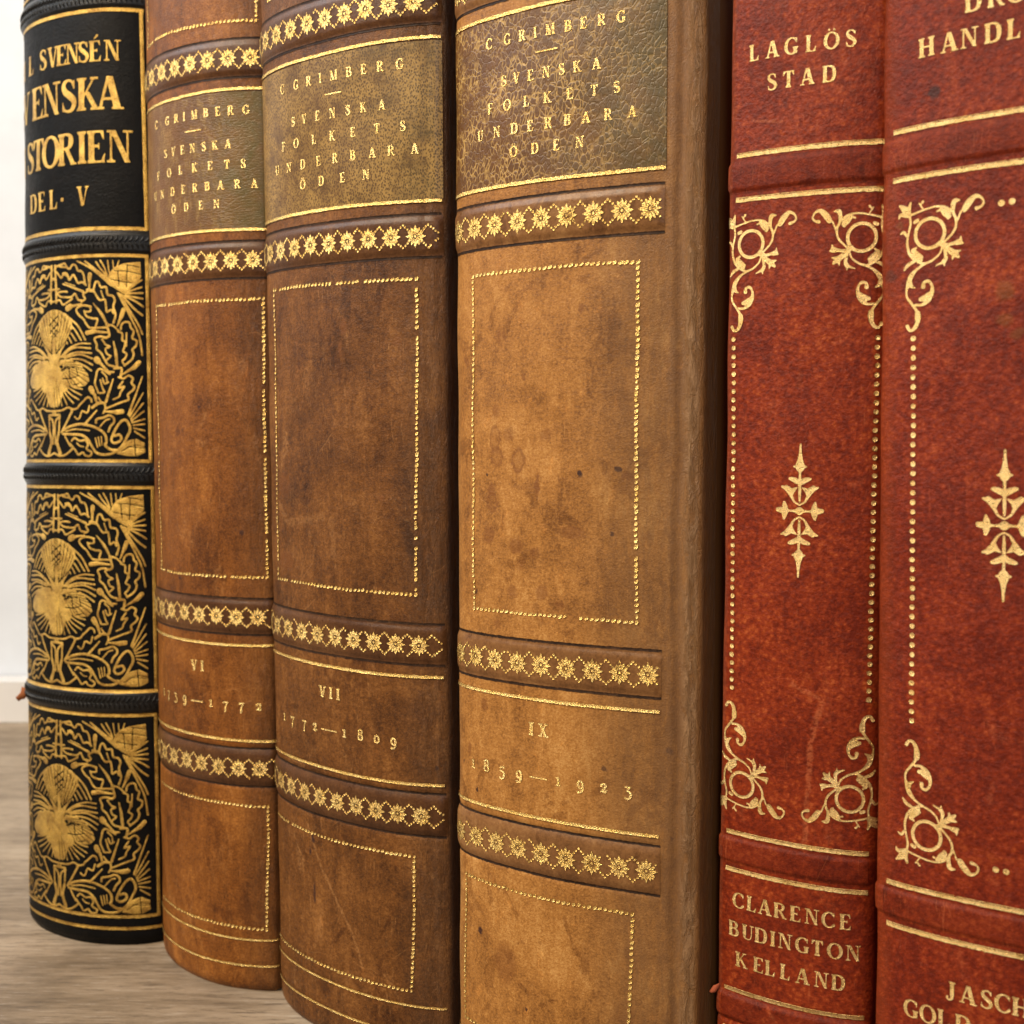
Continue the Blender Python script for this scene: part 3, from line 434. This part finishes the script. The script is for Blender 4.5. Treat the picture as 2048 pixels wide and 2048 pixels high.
def make_book(key, label, spine_mat, board_mat, paper, bands, group, wave=.008, uf=None):
    s = Spine(BOOKS[key]); s.bands = bands; s.wave = wave; s.joint = {'nine': .030, 'seven': .012}.get(key, 0)
    if uf: s.uf = uf
    root = bpy.data.objects.new('leather_book', None); scene.collection.objects.link(root)
    root.location = (s.c[0]*CM, s.c[1]*CM, 0); root.rotation_euler = Matrix(s.R.tolist()).to_euler()
    root.empty_display_size = .02
    root['label'] = label; root['category'] = 'book'
    if group: root['group'] = group
    us = np.arange(s.umin, s.umax+.001, .05); vs = [0, .04, .09, .15, .22]
    edges = sorted({round(x, 3) for (vc, hh, *_r) in bands for x in np.concatenate([vc+hh*np.linspace(-1.5, 1.5, 41)])})
    vs = np.array(sorted(set(vs) | set(np.round(np.arange(.3, s.h-.24, .09), 3)) | set(edges) | {s.h-.22, s.h-.15, s.h-.08, s.h}))
    vs = vs[np.concatenate([[True], np.diff(vs) > .004])]
    P, F, uvq = sheet(s, us, vs, 0.); n = len(us)
    for i in range(n): P[i, 2] = s.floor_v(P[i, 0], P[i, 1])     # the tail sits on the table
    sp = link('spine', P, F, spine_mat, root, uvq)
    lo, hi = s.left+ROW*.05, s.right-ROW*.05; D = BDIR*s.depth; t = .27
    fl = lambda pts: [s.floor_v(x, y) for x, y in pts]
    for a, q in ((lo, 1), (hi, -1)):
        pts = [a+BDIR*.02, a+D, a+D+ROW*t*q, a+BDIR*.02+ROW*t*q]
        if q < 0: pts = pts[::-1]
        prism(pts[::-1], fl(pts[::-1]), s.h-.02, 'cover_board', board_mat, root)
    a, b = s.left+ROW*.36+BDIR*.05, s.right-ROW*.36+BDIR*.05
    if b@BDIR > a@BDIR+.3: b = b-BDIR*((b-a)@BDIR-.3)
    pts = [a, b, b+D*.97, a+D*.97]
    prism(pts, [z+.3 for z in fl(pts)], s.h-.35, 'page_block', paper, root)
    return s, root, sp
# ------------------------------------------------------------------ the surface the books stand on and the wall behind
def structure(name, V, F, mat):
    o = link(name, V, F, mat, smooth=False); o['kind'] = 'structure'; return o
def slab(x0, x1, y0, y1, z0, z1):
    V = [(x0, y0, z0), (x1, y0, z0), (x1, y1, z0), (x0, y1, z0), (x0, y0, z1), (x1, y0, z1), (x1, y1, z1), (x0, y1, z1)]
    return V, [(3, 2, 1, 0), (4, 5, 6, 7), (0, 1, 5, 4), (1, 2, 6, 5), (2, 3, 7, 6), (3, 0, 4, 7)]
structure('tabletop', *slab(-110, 110, -25, 49.0, -3, 0), wood('grey_oak'))
o = structure('skirting', *slab(-110, 110, 48.4, 49.6, .02, 1.75), plain('skirting_paint', (.68, .66, .64), .5))
o = structure('wall', *slab(-110, 110, 49.7, 52, -3, 110), plain('white_plaster', (.67, .71, .77), .8))
# ------------------------------------------------------------------ shared materials
paper = plain('old_paper', (.62, .52, .36), .85)
tan_gold = gold('bright_gold', (.80, .50, .125), (.97, .71, .28), .30, 2.0)
text_gold = gold('lettering_gold', (.80, .50, .13), (.97, .72, .30), .25, 4.0)
flower_gold = gold('flower_gold', (.72, .45, .11), (.97, .71, .28), .345, 12.)
faded_gold = gold('rubbed_gold', (.72, .46, .12), (.88, .62, .22), .405, 5.0)
red_gold = gold('pale_gold', (.62, .40, .13), (.88, .64, .29), .345, 8.0, .30)
black_gold = gold('antique_gold', (.25, .125, .022), (.72, .46, .105), .29, 3.0, .32)
worn_gold = gold('worn_gold', (.74, .46, .13), (.86, .62, .24), .46, 6.0)
band_hide = leather('dark_band_hide', (.052, .020, .0075), (.092, .037, .0125), (.15, .066, .023), 31, .34, 1., scuff=.35, scuffc=(.24, .115, .045), spec=.24, specks=.3, stain=.3)
band_hide_pale = leather('tan_band_hide', (.11, .047, .016), (.19, .086, .029), (.28, .145, .052), 35, .34, .6, scuff=.35, scuffc=(.32, .16, .06), spec=.22)
crease_hide = leather('burnished_crease_hide', (.014, .008, .006), (.030, .016, .010), (.07, .034, .018), 38, .5, .3, spec=.1, scuff=.2)
# ------------------------------------------------------------------ the brown set
PITCH = .485
def rosette():
    p = Pic(); p.stroke([(0, 0), (.0005, 0)], .052)
    for k in range(4):
        for d, r1, w in ((0, .205, .064), (-29, .180, .054), (29, .180, .054)):
            a = math.radians(90*k+d); c, q = math.cos(a), math.sin(a)
            p.stroke([(c*r, q*r) for r in (.052, .09, .13, r1)], [.016, .036, w, .006])
    return p.mesh(.007)
ROS = rosette()
def floral(s, u0, u1, v, parent, mat, first):
    b = Bag(); k0 = math.ceil((u0-first)/PITCH); V, F = ROS; u = first+k0*PITCH
    while u < u1:
        du, dv = rng.normal(0, .004, 2); m = V[:, 0]+u < u1+.03
        W = np.stack([V[:, 0]*.94+u+du, V[:, 1]+v+dv, .006-.003*np.sqrt(np.clip(V[:, 2]/.02, 0, 1))], 1); b.add(W, F)
        for sg in (1, -1):
            for j in range(11):
                t = (j+.5)/11; x = u+t*PITCH; y = .205*(1-abs(2*t-1))*sg
                if abs(2*t-1) > .84 or x > u1+.03 or rng.random() < .03: continue
                b.dot(x+rng.normal(0, .003), v+y+rng.normal(0, .003), .021, .022, 4, 8)
        u += PITCH
    b.out('floral_border', s, mat, parent, .012)
def frame(s, root, mat, u0, u1, v0, v1, name='dotted_frame', sides='LRTB', lean=0., r=(.032, .040)):
    b = Bag(); p = .098; f = lambda v: lean*(v-v0)
    q = rng.uniform(0, 6, 4)
    def dd(u, v, a, c):
        du, dv = .010*math.sin(v*.9+q[0])+.005*math.sin(v*2.9+q[1]), .010*math.sin(u*1.2+q[2])+.005*math.sin(u*3.1+q[3])
        if rng.random() > .025: b.dot(u+du+rng.normal(0, .004), v+dv+rng.normal(0, .004), a*rng.uniform(.7, 1.12), c*rng.uniform(.75, 1.1), 3., shear=.35)
    for v in np.arange(v0, v1+.01, (v1-v0)/round((v1-v0)/p)):
        if 'L' in sides: dd(u0+f(v), v, r[0]*.95, r[1])
        if 'R' in sides: dd(u1+f(v), v, r[0]*1.05, r[1])
    for u in np.arange(u0, u1-.03, (u1-u0)/round((u1-u0)/p))[1:]:
        if 'T' in sides: dd(u+f(v1), v1, r[1], r[0])
        if 'B' in sides: dd(u, v0, r[1], r[0])
    b.out(name, s, mat, root)
BROWN_BANDS = [(23.6, .345, .034, .018), (20.19, .345, .034, .018), (16.02, .34, .034, .018), (8.385, .345, .034, .018), (5.06, .368, .034, .018)]
def brown(key, label, spine_mat, board_mat, band_mat, label_mat, gmat, fmat, uR, umid, rows, numeral, years, lab_u, main, low, top, first):
    s, root, sp = make_book(key, label, spine_mat, board_mat, paper, BROWN_BANDS, 'brown leather books of one set', uf=(-9, uR+.02))
    u0 = s.uE0-.15 if key != 'six' else s.uE0
    for (vc, hh, hgt, g) in BROWN_BANDS:
        vv = vc+hh*np.linspace(-1.10, 1.10, 34); P, F, q = sheet(s, np.arange(u0, uR+.001, .05), vv, .006)
        bd = link('raised_band', P, F, band_mat, root, q); floral(s, u0+.2, uR-.12, vc-.01, bd, fmat, first)
        b = Bag(); [b.strip(u0+.05, uR-.03, vc+sg*hh*1.15, .045, .003) for sg in (1, -1)]; b.out('blind_line', s, crease_hide, root, .004)
    vv = np.arange(16.68, 19.56, .06); P, F, q = sheet(s, np.append(np.arange(u0, uR, .05), uR), vv, .014)
    tl = link('title_label', P, F, label_mat, root, q)
    pic = Pic()
    for text, us, v in rows: line(pic, text, us, v, .182)
    pic.box(lab_u[0], 18.777, lab_u[1], 18.800)
    stamp('lettering', s, pic, .0085, text_gold, tl, .023, -.003, .02, .002)
    for i, v in enumerate((19.555, 16.655, 7.76, 5.66, 1.205, .60)):
        b = Bag(); ph = rng.uniform(0, 6); b.strip(u0+.1, uR-(0 if i < 2 else .06), v, .058 if i < 4 else .046, f=lambda u: .006*np.sin(u*1.4+ph)); b.out('gold_rule', s, gmat if i < 4 else fmat, root, .016)
    pic = Pic(); line(pic, numeral[0], numeral[1], 7.11, .225, 1.1); stamp('volume_number', s, pic, .0085, text_gold, root, .009, -.003, .02, .006)
    pic = Pic()
    for ch, u in zip(years[0], years[1]): put(pic, ch, u, years[2], .222, 1.12 if ch != '-' else years[3])
    stamp('year_lettering', s, pic, .0085, text_gold, root, .009, -.003, .02, .007)
    frame(s, root, gmat, *main); frame(s, root, gmat if key != 'nine' else faded_gold, *low); frame(s, root, gmat, *top)
    return s, root
LBL = ('CGRIMBERG', 'SVENSKA', 'FOLKETS', 'UNDERBARA', 'ÖDEN')
LV = (19.03, 18.34, 17.92, 17.50, 17.115)
def rows(*us): return [(t, u, v) for t, u, v in zip(LBL, us, LV)]
six_hide = leather('russet_hide', (.066, .020, .0042), (.190, .062, .0095), (.36, .140, .027), 3, .43, 1.8, ends=((.9, 2.0, (.105, .050, .020), .5, .4),), scuff=.60, scuffc=(.40, .18, .055),  # turns greyer and darker towards the right
    spots=((-.42, 9.12, .09, .05, .8, 0), (1.35, 10.2, .05, .06, .8, 0), (.3, 12.9, .05, .04, .85, 0)))
seven_hide = leather('dark_brown_hide', (.048, .0165, .0042), (.140, .051, .0105), (.28, .117, .029), 12, .45, 1.9, ends=((1.2, 2.3, (.085, .046, .024), .5, .4), (2.38, 2.52, (.036, .016, .009), .8, .2),), scuff=.65, scuffc=(.38, .18, .06),  # greyer to the right; dark brown right joint with some shade painted in
    spots=((.294, 14.40, .09, .18, .62, 0), (.19, 14.0, .05, .2, .6, 0), (1.497, 14.12, .10, .12, .55, 0), (1.13, 11.16, .08, .07, .6, 0), (-.81, 4.09, .045, .10, .9, 0), (-.92, 3.81, .03, .07, .9, 0), (-.80, 2.95, .05, .25, .76, 0), (-1.6, 11.3, .3, .3, .4, 0), (-1.6, 9.75, .3, .25, .5, 0), (2.2, 6.0, .04, .04, .9, 0)),
    scars=((((-1.0, 4.4), (-.62, 3.6), (-.19, 3.0), (.20, 2.5), (.46, 1.95), (.52, 1.7)), .05, .45), (((-1.9, 10.9), (-1.5, 10.55), (-.3, 10.75)), .12, .30), (((-.12, 10.75), (-.05, 9.9)), .10, .25)))
N = [(-.474, 14.466, .06, .09, .6, 0), (-1.584, 13.36, .05, .07, .62, 0), (-2.19, 12.77, .10, .15, .5, 0), (-2.21, 12.3, .11, .24, .55, 1), (-2.18, 11.98, .13, .18, .5, 1), (-1.698, 11.91, .13, .20, .7, 1),
     (-1.31, 11.50, .055, .24, .74, 0), (-.495, 11.70, .055, .055, .97, 0), (.196, 11.785, .075, .075, .97, 0), (.36, 11.67, .14, .08, .7, 0), (-2.417, 11.657, .03, .05, .85, 0), (-2.30, 11.40, .10, .14, .62, 0), (-2.29, 11.16, .12, .16, .55, 1), (.084, 10.69, .05, .045, .97, 0),
     (-2.10, 14.08, .15, .16, .42, 0), (-2.96, 13.69, .08, .13, .5, 0), (-1.9, 12.37, .15, .15, .42, 0), (-1.146, 12.356, .14, .14, .48, 0), (-2.36, 10.57, .16, .19, .55, 0), (-1.76, 10.416, .17, .18, .62, 0), (-1.377, 10.31, .12, .12, .52, 0), (-1.667, 10.09, .11, .12, .4, 0),
     (-1.85, 9.62, .12, .13, .5, 0), (-1.23, 9.63, .14, .17, .55, 0), (-.64, 10.70, .28, .14, .5, 0), (-.87, 9.44, .13, .09, .5, 0), (-2.165, 9.0, .10, .10, .42, 0), (.0, 9.15, .14, .09, .7, 0), (-2.685, 9.535, .04, .05, .85, 0),
     (-2.48, 7.5, .10, .15, .6, 0), (1.103, 7.114, .07, .075, .97, 0), (-3.10, 6.32, .03, .05, .9, 0), (-2.69, 5.906, .05, .06, .9, 0), (-.024, 6.70, .06, .05, .76, 0), (1.147, 5.63, .03, .035, .95, 0), (-2.9, 6.62, .07, .14, .6, 0), (-2.598, 3.295, .06, .065, .92, 0), (-1.523, 2.128, .04, .04, .92, 0), (-2.0, 2.84, .28, .45, .45, 0), (.35, 2.5, .2, .3, .3, 0)]
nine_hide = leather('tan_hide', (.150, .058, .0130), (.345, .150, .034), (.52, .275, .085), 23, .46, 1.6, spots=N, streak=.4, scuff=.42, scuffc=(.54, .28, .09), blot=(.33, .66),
    ends=((-.9, .7, (.125, .062, .026), .70, .35), (.8, 1.3, (.135, .066, .028), .62, .45), (1.22, 1.42, (.34, .20, .098), .55, .9), (1.50, 1.58, (.20, .088, .026), .9, .1), (-3.02, -3.5, (.36, .19, .075), .5, .1)))  # duller and darker from mid-spine to the right; creases and left edge paler
dark_board = leather('brown_board', (.14, .06, .018), (.22, .10, .032), (.30, .145, .05), 41, .55, 1.)
six_label = label_hide('olive_grained_label', 4, (.115, .046, .0060), (.088, .066, .0110), (.36, .215, .052), .9, 'mottle')
seven_label = label_hide('speckled_label', 9, (.068, .028, .0045), (.074, .043, .0085), (.33, .195, .048), 1.0, 'speckle')
nine_label = label_hide('crackled_label', 14, (.095, .037, .0050), (.070, .046, .0095), (.46, .28, .078), -.35, 'crackle')
brown('six', 'brown leather book numbered VI, between the black gold-tooled book and volume VII', six_hide, dark_board, band_hide, six_label, tan_gold, flower_gold, 2.12, .26,
    rows((-1.063, -.56, -.241, .017, .322, .642, .95, 1.245, 1.589), (-.647, -.355, -.05, .252, .567, .861, 1.169), (-1.006, -.535, -.129, .305, .73, 1.144, 1.508), (-1.186, -.853, -.428, -.048, .309, .652, .987, 1.37, 1.745), (-.399, .043, .478, .885)),
    ('VI', (.027, .269)), ('1739-1772', (-1.277, -1.013, -.674, -.319, .09, .503, .894, 1.286, 1.687), 6.34, 1.6), (.037, .513), (-1.33, 1.895, 9.25, 15.19), (-1.75, 1.80, 1.46, 4.22, 'dotted_frame', 'RTB', .02), (-1.6, 1.83, 20.95, 22.9), 1.70)
brown('seven', 'dark brown leather book numbered VII with a speckled olive label, beside the tan volume IX', seven_hide, dark_board, band_hide, seven_label, tan_gold, flower_gold, 2.42, .15,
    rows((-1.36, -.893, -.523, -.205, .14, .522, .866, 1.221, 1.624), (-1.004, -.662, -.292, .093, .478, .841, 1.245), (-1.343, -.926, -.404, .083, .593, 1.136, 1.67), (-1.598, -1.184, -.749, -.295, .147, .585, 1.03, 1.424, 1.9), (-.759, -.225, .335, .888)),
    ('VII', (-.432, -.198, -.002)), ('1772-1809', (-1.793, -1.459, -1.034, -.685, -.28, .145, .548, .945, 1.326), 6.375, 1.95), (-.082, .323), (-1.95, 1.84, 9.35, 15.25, 'dotted_frame', 'LRTB', .012), (-2.50, 1.66, 1.50, 4.22, 'dotted_frame', 'RTB', .035), (-1.9, 1.9, 20.95, 22.9), 1.907)
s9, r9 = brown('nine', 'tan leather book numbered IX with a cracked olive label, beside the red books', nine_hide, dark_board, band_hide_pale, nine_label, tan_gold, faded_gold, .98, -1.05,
    rows((-2.317, -1.919, -1.61, -1.343, -1.055, -.721, -.434, -.125, .221), (-1.99, -1.723, -1.433, -1.129, -.835, -.549, -.209), (-2.29, -1.915, -1.519, -1.103, -.685, -.246, .144), (-2.525, -2.143, -1.764, -1.438, -1.091, -.737, -.395, -.006, .409), (-1.778, -1.348, -.935, -.51)),
    ('IX', (-1.438, -1.188)), ('1859-1923', (-2.78, -2.428, -2.058, -1.686, -1.288, -.888, -.467, -.039, .393), 6.29, 1.55), (-1.338, -.908), (-2.75, .515, 9.24, 15.18), (-3.06, .43, 1.5, 4.25, 'dotted_frame', 'LRTB', .02), (-2.75, .5, 20.95, 22.9), .734)
# ------------------------------------------------------------------ the black book
black_hide = leather('black_goatskin', (.003, .003, .003), (.006, .0055, .005), (.012, .0105, .009), 51, .46, 1.5, scuff=.12, scuffc=(.10, .06, .035), gs=22., mott=.1, spec=.07, specks=0, stain=0)
black_band_hide = leather('black_band_hide', (.004, .004, .004), (.008, .0075, .007), (.016, .014, .013), 55, .32, 1.2, scuff=.10, scuffc=(.10, .06, .035), spec=.25, specks=0, stain=0)
BB = [(22.52, .25, .05, .012), (16.79, .25, .05, .012), (11.33, .25, .05, .012), (5.86, .25, .05, .012)]
sb, rb, spb = make_book('black', 'black leather book with gold pine cone and oak leaf tooling, leftmost in the row', black_hide, black_hide, paper, BB, None, uf=(-9, 2.5))
UA = -.364
for (vc, hh, hgt, g) in BB:
    P, F, q = sheet(sb, np.arange(sb.uE0-.1, 2.5, .05), vc+hh*np.linspace(-1.1, 1.1, 26), .006); bd = link('raised_band', P, F, black_band_hide, rb, q)
    pic = Pic(); u = -3.0
    while u < 2.44:
        for sg in (1, -1): pic.stroke([(u, vc+.012*sg), (u+.07, vc+.075*sg), (u+.09, vc+.145*sg)], [.02, .05, .02])
        u += .115
    stamp('braid_tooling', sb, pic, .014, black_band_hide, bd, .008, .030, .025)
panel = Pic()
for pts, w in strokes(PANEL):
    w = [k*.84 for k in w]; panel.stroke(pts, w); panel.stroke([(-x, y) for x, y in pts], w)
for pts, _ in strokes(PPOLY):
    panel.poly(pts); panel.poly([(-x, y) for x, y in pts])
for pts, w in strokes(PCUT):
    panel.stroke(pts, w, cut=True)
    if pts[0][0] < .11 and pts[-1][1] > 2.4: panel.stroke([(-x, y) for x, y in pts], w, cut=True)     # the far side is rubbed flat
PV, PF = panel.mesh(.0165)
for k, v0 in enumerate((11.63, 6.12, .62)):
    c = (0, .0, .0)[k]; x = PV[:, 0]*1.0+UA+(0, .05, .09)[k]; y = PV[:, 1]+v0+.01
    link('pine_cone_panel', sb.at(x, y, (.006)+.006*np.sqrt(np.clip(PV[:, 2]/.035, 0, 1))), PF, black_gold, rb, np.stack([x, y], 1))
def box_frame(name, u0, u1, v0, v1, w, lean=0.):
    b = Bag()
    for v in (v0, v1): b.strip(u0, u1+lean*(v1-v)+w/2, v, w, .002)
    p = Pic(); p.stroke([(u1+lean*(v1-v0), v0), (u1, v1)], w, smooth=False); V, F = p.mesh(.016)
    b.add(np.stack([V[:, 0], V[:, 1], .006+.004*np.clip(V[:, 2]/.03, 0, 1)], 1), F); b.out(name, sb, black_gold, rb)
box_frame('gold_frame', sb.uE0, 2.11, 11.63, 16.485, .078, .015); box_frame('gold_frame', sb.uE0, 2.22, 6.125, 11.0, .078, .015); box_frame('gold_frame', sb.uE0, 2.28, .68, 5.545, .078, .012)
box_frame('gold_frame', sb.uE0, 2.0, 17.12, 22.215, .085, .022)
for v, w in ((.39, .075), (22.9, .07)):
    b = Bag(); b.strip(sb.uE0, 2.42, v, w); b.out('gold_rule', sb, black_gold, rb)
pic = Pic()
for text, us, v, sz, xs in (('EMILSVENSÉN', (-2.75, -2.3, -1.85, -1.30, -.70, -.335, -.045, .285, .59, .91, 1.335), 21.03, .48, 1.0), ('SVENSKA', (-2.25, -1.66, -.97, -.42, .155, .72, 1.265), 19.90, .77, 1.0),
        ('HISTORIEN', (-2.6, -1.95, -1.38, -.93, -.44, .09, .55, .93, 1.495), 18.66, .75, .96), ('DEL.V', (-1.20, -.80, -.36, -.05, .56), 17.67, .46, .98)):
    for ch, u in zip(text, us): put(pic, ch, u, v, sz, xs)
stamp('title_lettering', sb, pic, .014, black_gold, rb, .010, .004, .05)
def shred(name, pts, rad, mat, root):
    """a torn curl of leather: a crumpled strip along a path"""
    V = []; F = []; n = 9
    for i, (p, r) in enumerate(zip(pts, rad)):
        for j in range(n):
            a = 2*math.pi*j/n; q = r*(1+.45*math.sin(3*a+i*1.9)+.2*rng.normal())
            V.append((p[0]+q*math.cos(a)*.5, p[1]+q*math.cos(a)*.5, p[2]+q*math.sin(a)))
    for i in range(len(pts)-1):
        for j in range(n): F.append((i*n+j, i*n+(j+1) % n, (i+1)*n+(j+1) % n, (i+1)*n+j))
    F += [tuple(range(n))[::-1], tuple(range((len(pts)-1)*n, len(pts)*n))]
    return link(name, V, F, mat, root)
torn = plain('torn_hide', (.26, .085, .028), .9, 400, 2e-4)
ql = sb.at(-2.15, 5.62); tg = np.array([-.75, .25, 0])
shred('torn_flap', [ql+np.array([.06, -.02, .16]), ql+tg*.12+np.array([0, -.02, .12]), ql+tg*.26+np.array([0, 0, .04]), ql+tg*.38+np.array([0, 0, -.04]), ql+tg*.46+np.array([0, 0, -.02])], (.05, .13, .11, .06, .02), torn, rb)
# ------------------------------------------------------------------ the red books
RED_ENDS = ((-.98, -1.08, (.30, .07, .025), .5, .5),)
red_hide = leather('red_hide', (.115, .0115, .0030), (.215, .0260, .0052), (.36, .073, .016), 61, .42, 2.6, scuff=.32, scuffc=(.42, .11, .04), mott=.50, gs=22., spec=.17, pebble=.34, specks=.3, streak=.3, stain=.25, ends=RED_ENDS+((1.28, 1.42, (.10, .011, .005), .45, .0),),
    scars=((((.10, 8.45), (.61, 8.22), (.50, 7.90), (.43, 7.4), (.40, 6.7), (.385, 6.1), (.37, 5.3)), .060, .5), (((-.2, 17.15), (-.75, 17.25)), .04, .4)))
red_hide_2 = leather('deep_red_hide', (.100, .0095, .0028), (.178, .0195, .0045), (.30, .052, .0120), 67, .43, 2.8, scuff=.30, scuffc=(.40, .10, .04), mott=.50, gs=20., spec=.16, pebble=.34, specks=.3, streak=.3, stain=.25,
    ends=((-1.6, -1.95, (.24, .045, .010), .35, .1),), spots=((-1.205, 17.175, .10, .12, .8, 0), (-1.853, 14.694, .13, .10, .78, 0), (-.241, 14.344, .15, .18, .5, 0), (-.233, 13.953, .12, .12, .5, 0), (-.079, 13.75, .10, .10, .45, 0), (-1.7, 15.4, .06, .07, .5, 0)))
red_band_hide = leather('dark_red_band_hide', (.085, .009, .0032), (.165, .020, .005), (.28, .052, .0125), 71, .42, 2., scuff=.5, scuffc=(.42, .11, .04), mott=.40, spec=.14, pebble=.2)
RB = [(19.85, .235, .032, .014), (16.405, .235, .032, .014), (5.535, .215, .032, .014), (2.84, .215, .032, .014)]
def red(key, label, hide, uL, uR, rings, pearls, orn, texts, dots):
    s, root, sp = make_book(key, label, hide, hide, paper, RB, 'red leather books with scroll tooling', uf=(-9, uR+.1))
    for (vc, hh, hgt, g) in RB:
        P, F, q = sheet(s, np.arange(uL, uR+.001, .05), vc+hh*np.linspace(-1.1, 1.1, 28), .005); link('raised_band', P, F, red_band_hide, root, q)
    for v in (20.18, 19.5, 16.725, 16.04, 5.83, 5.20, 3.135, 2.45):
        b = Bag(); b.strip(uL+.04, uR-.02, v, .058); b.strip(uL+.04, uR-.02, v+.042, .010, .001); b.out('gold_rule', s, red_gold, root)
    for (uc, vc, fx, fy) in rings:
        p = Pic(); g, w = arc(0, 0, .205, .205, 0, 360, .046, .046, 33); p.stroke([(uc+x, vc+y) for x, y in g], [.05]*33)
        for pts, w in strokes(CORN): p.stroke([(uc+x*fx, vc+y*fy) for x, y in pts], w)
        for x, y in ((dots[0], .29), (dots[1], .295)) if dots else (): p.stroke([(uc+x, vc+y*fy), (uc+x+.002, vc+y*fy)], .085)
        stamp('corner_scroll', s, p, .0105, red_gold, root, .010, -.004, .03)
    for (u0, v0, u1, v1) in pearls:
        b = Bag(); n = round(abs(v1-v0)/.1385)
        for t in np.linspace(0, 1, n+1): b.dot(u0+(u1-u0)*t+rng.normal(0, .003), v0+(v1-v0)*t, .040*rng.uniform(.9, 1.05), .041*rng.uniform(.9, 1.05), 2, 14)
        b.out('pearl_border', s, red_gold, root)
    p = Pic()
    for fy in (1, -1):
        for pts, w in strokes(ORN):
            pts = [(0. if abs(x) < .02 else x, y) for x, y in pts]
            p.stroke([(orn[0]+x, orn[1]+y*fy) for x, y in pts], w); p.stroke([(orn[0]-x, orn[1]+y*fy) for x, y in pts], w)
    for pts, w in strokes(ORN2):
        p.stroke([(orn[0]+x, orn[1]+y) for x, y in pts], w); p.stroke([(orn[0]-x, orn[1]+y) for x, y in pts], w)
    stamp('centre_ornament', s, p, .0105, red_gold, root, .010, -.004, .03)
    for nm, rws in texts:
        p = Pic()
        for text, us, v, sz in rws: line(p, text, us, v, sz, 1.07)
        stamp(nm, s, p, .011, red_gold, root, .010, -.004, .03)
    return s, root
s1, r1 = red('redl', 'narrow red leather book titled LAGLÖS STAD, just right of the tan book', red_hide, -1.0, 1.36,
    ((-.689, 15.355, 1, 1), (1.018, 15.345, -1, 1), (-.687, 6.67, 1, -1), (1.05, 6.70, -1, -1)), ((-.96, 13.886, -.90, 8.254), (1.283, 13.85, 1.294, 8.30)), (.184, 11.2),
    (('title_lettering', (('LAGLÖS', (-.682, -.385, -.086, .207, .511, .786), 18.13, .245), ('STAD', (-.387, -.123, .167, .49), 17.65, .245))),
     ('author_lettering', (('CLARENCE', (-.706, -.478, -.25, 0, .253, .514, .772, 1.03), 4.58, .255), ('BUDINGTON', (-.789, -.534, -.307, -.105, .095, .377, .612, .883, 1.16), 4.08, .255), ('KELLAND', (-.641, -.342, -.142, .105, .388, .684, .945), 3.57, .255)))), None)
red('redr', 'wider red leather book at the right edge of the row, only partly in view', red_hide_2, -1.86, 1.9,
    ((-1.255, 15.235, 1, 1), (1.30, 15.235, -1, 1), (-1.207, 6.655, 1, -1), (1.36, 6.655, -1, -1)), ((-1.472, 13.78, -1.446, 8.29),), (-.205, 11.15),
    (('title_lettering', (('DRO', (-.698, -.409, -.145), 18.155, .27), ('HANDL', (-1.326, -1.012, -.746, -.439, -.175), 17.685, .265))),
     ('author_lettering', (('JASCH', (-.836, -.598, -.356, -.137, .095), 4.365, .26), ('GOLD', (-1.403, -1.157, -.93, -.665), 3.92, .26)))), (.955, 1.09))
qe = s1.at(-1.08, 3.02)
shred('frayed_corner', [qe+np.array([.05, .02, .10]), qe+np.array([-.03, -.02, .05]), qe+np.array([-.09, -.01, 0]), qe+np.array([-.14, .0, -.02])], (.04, .075, .05, .012), plain('frayed_red_hide', (.40, .10, .045), .9, 400, 2e-4), r1)
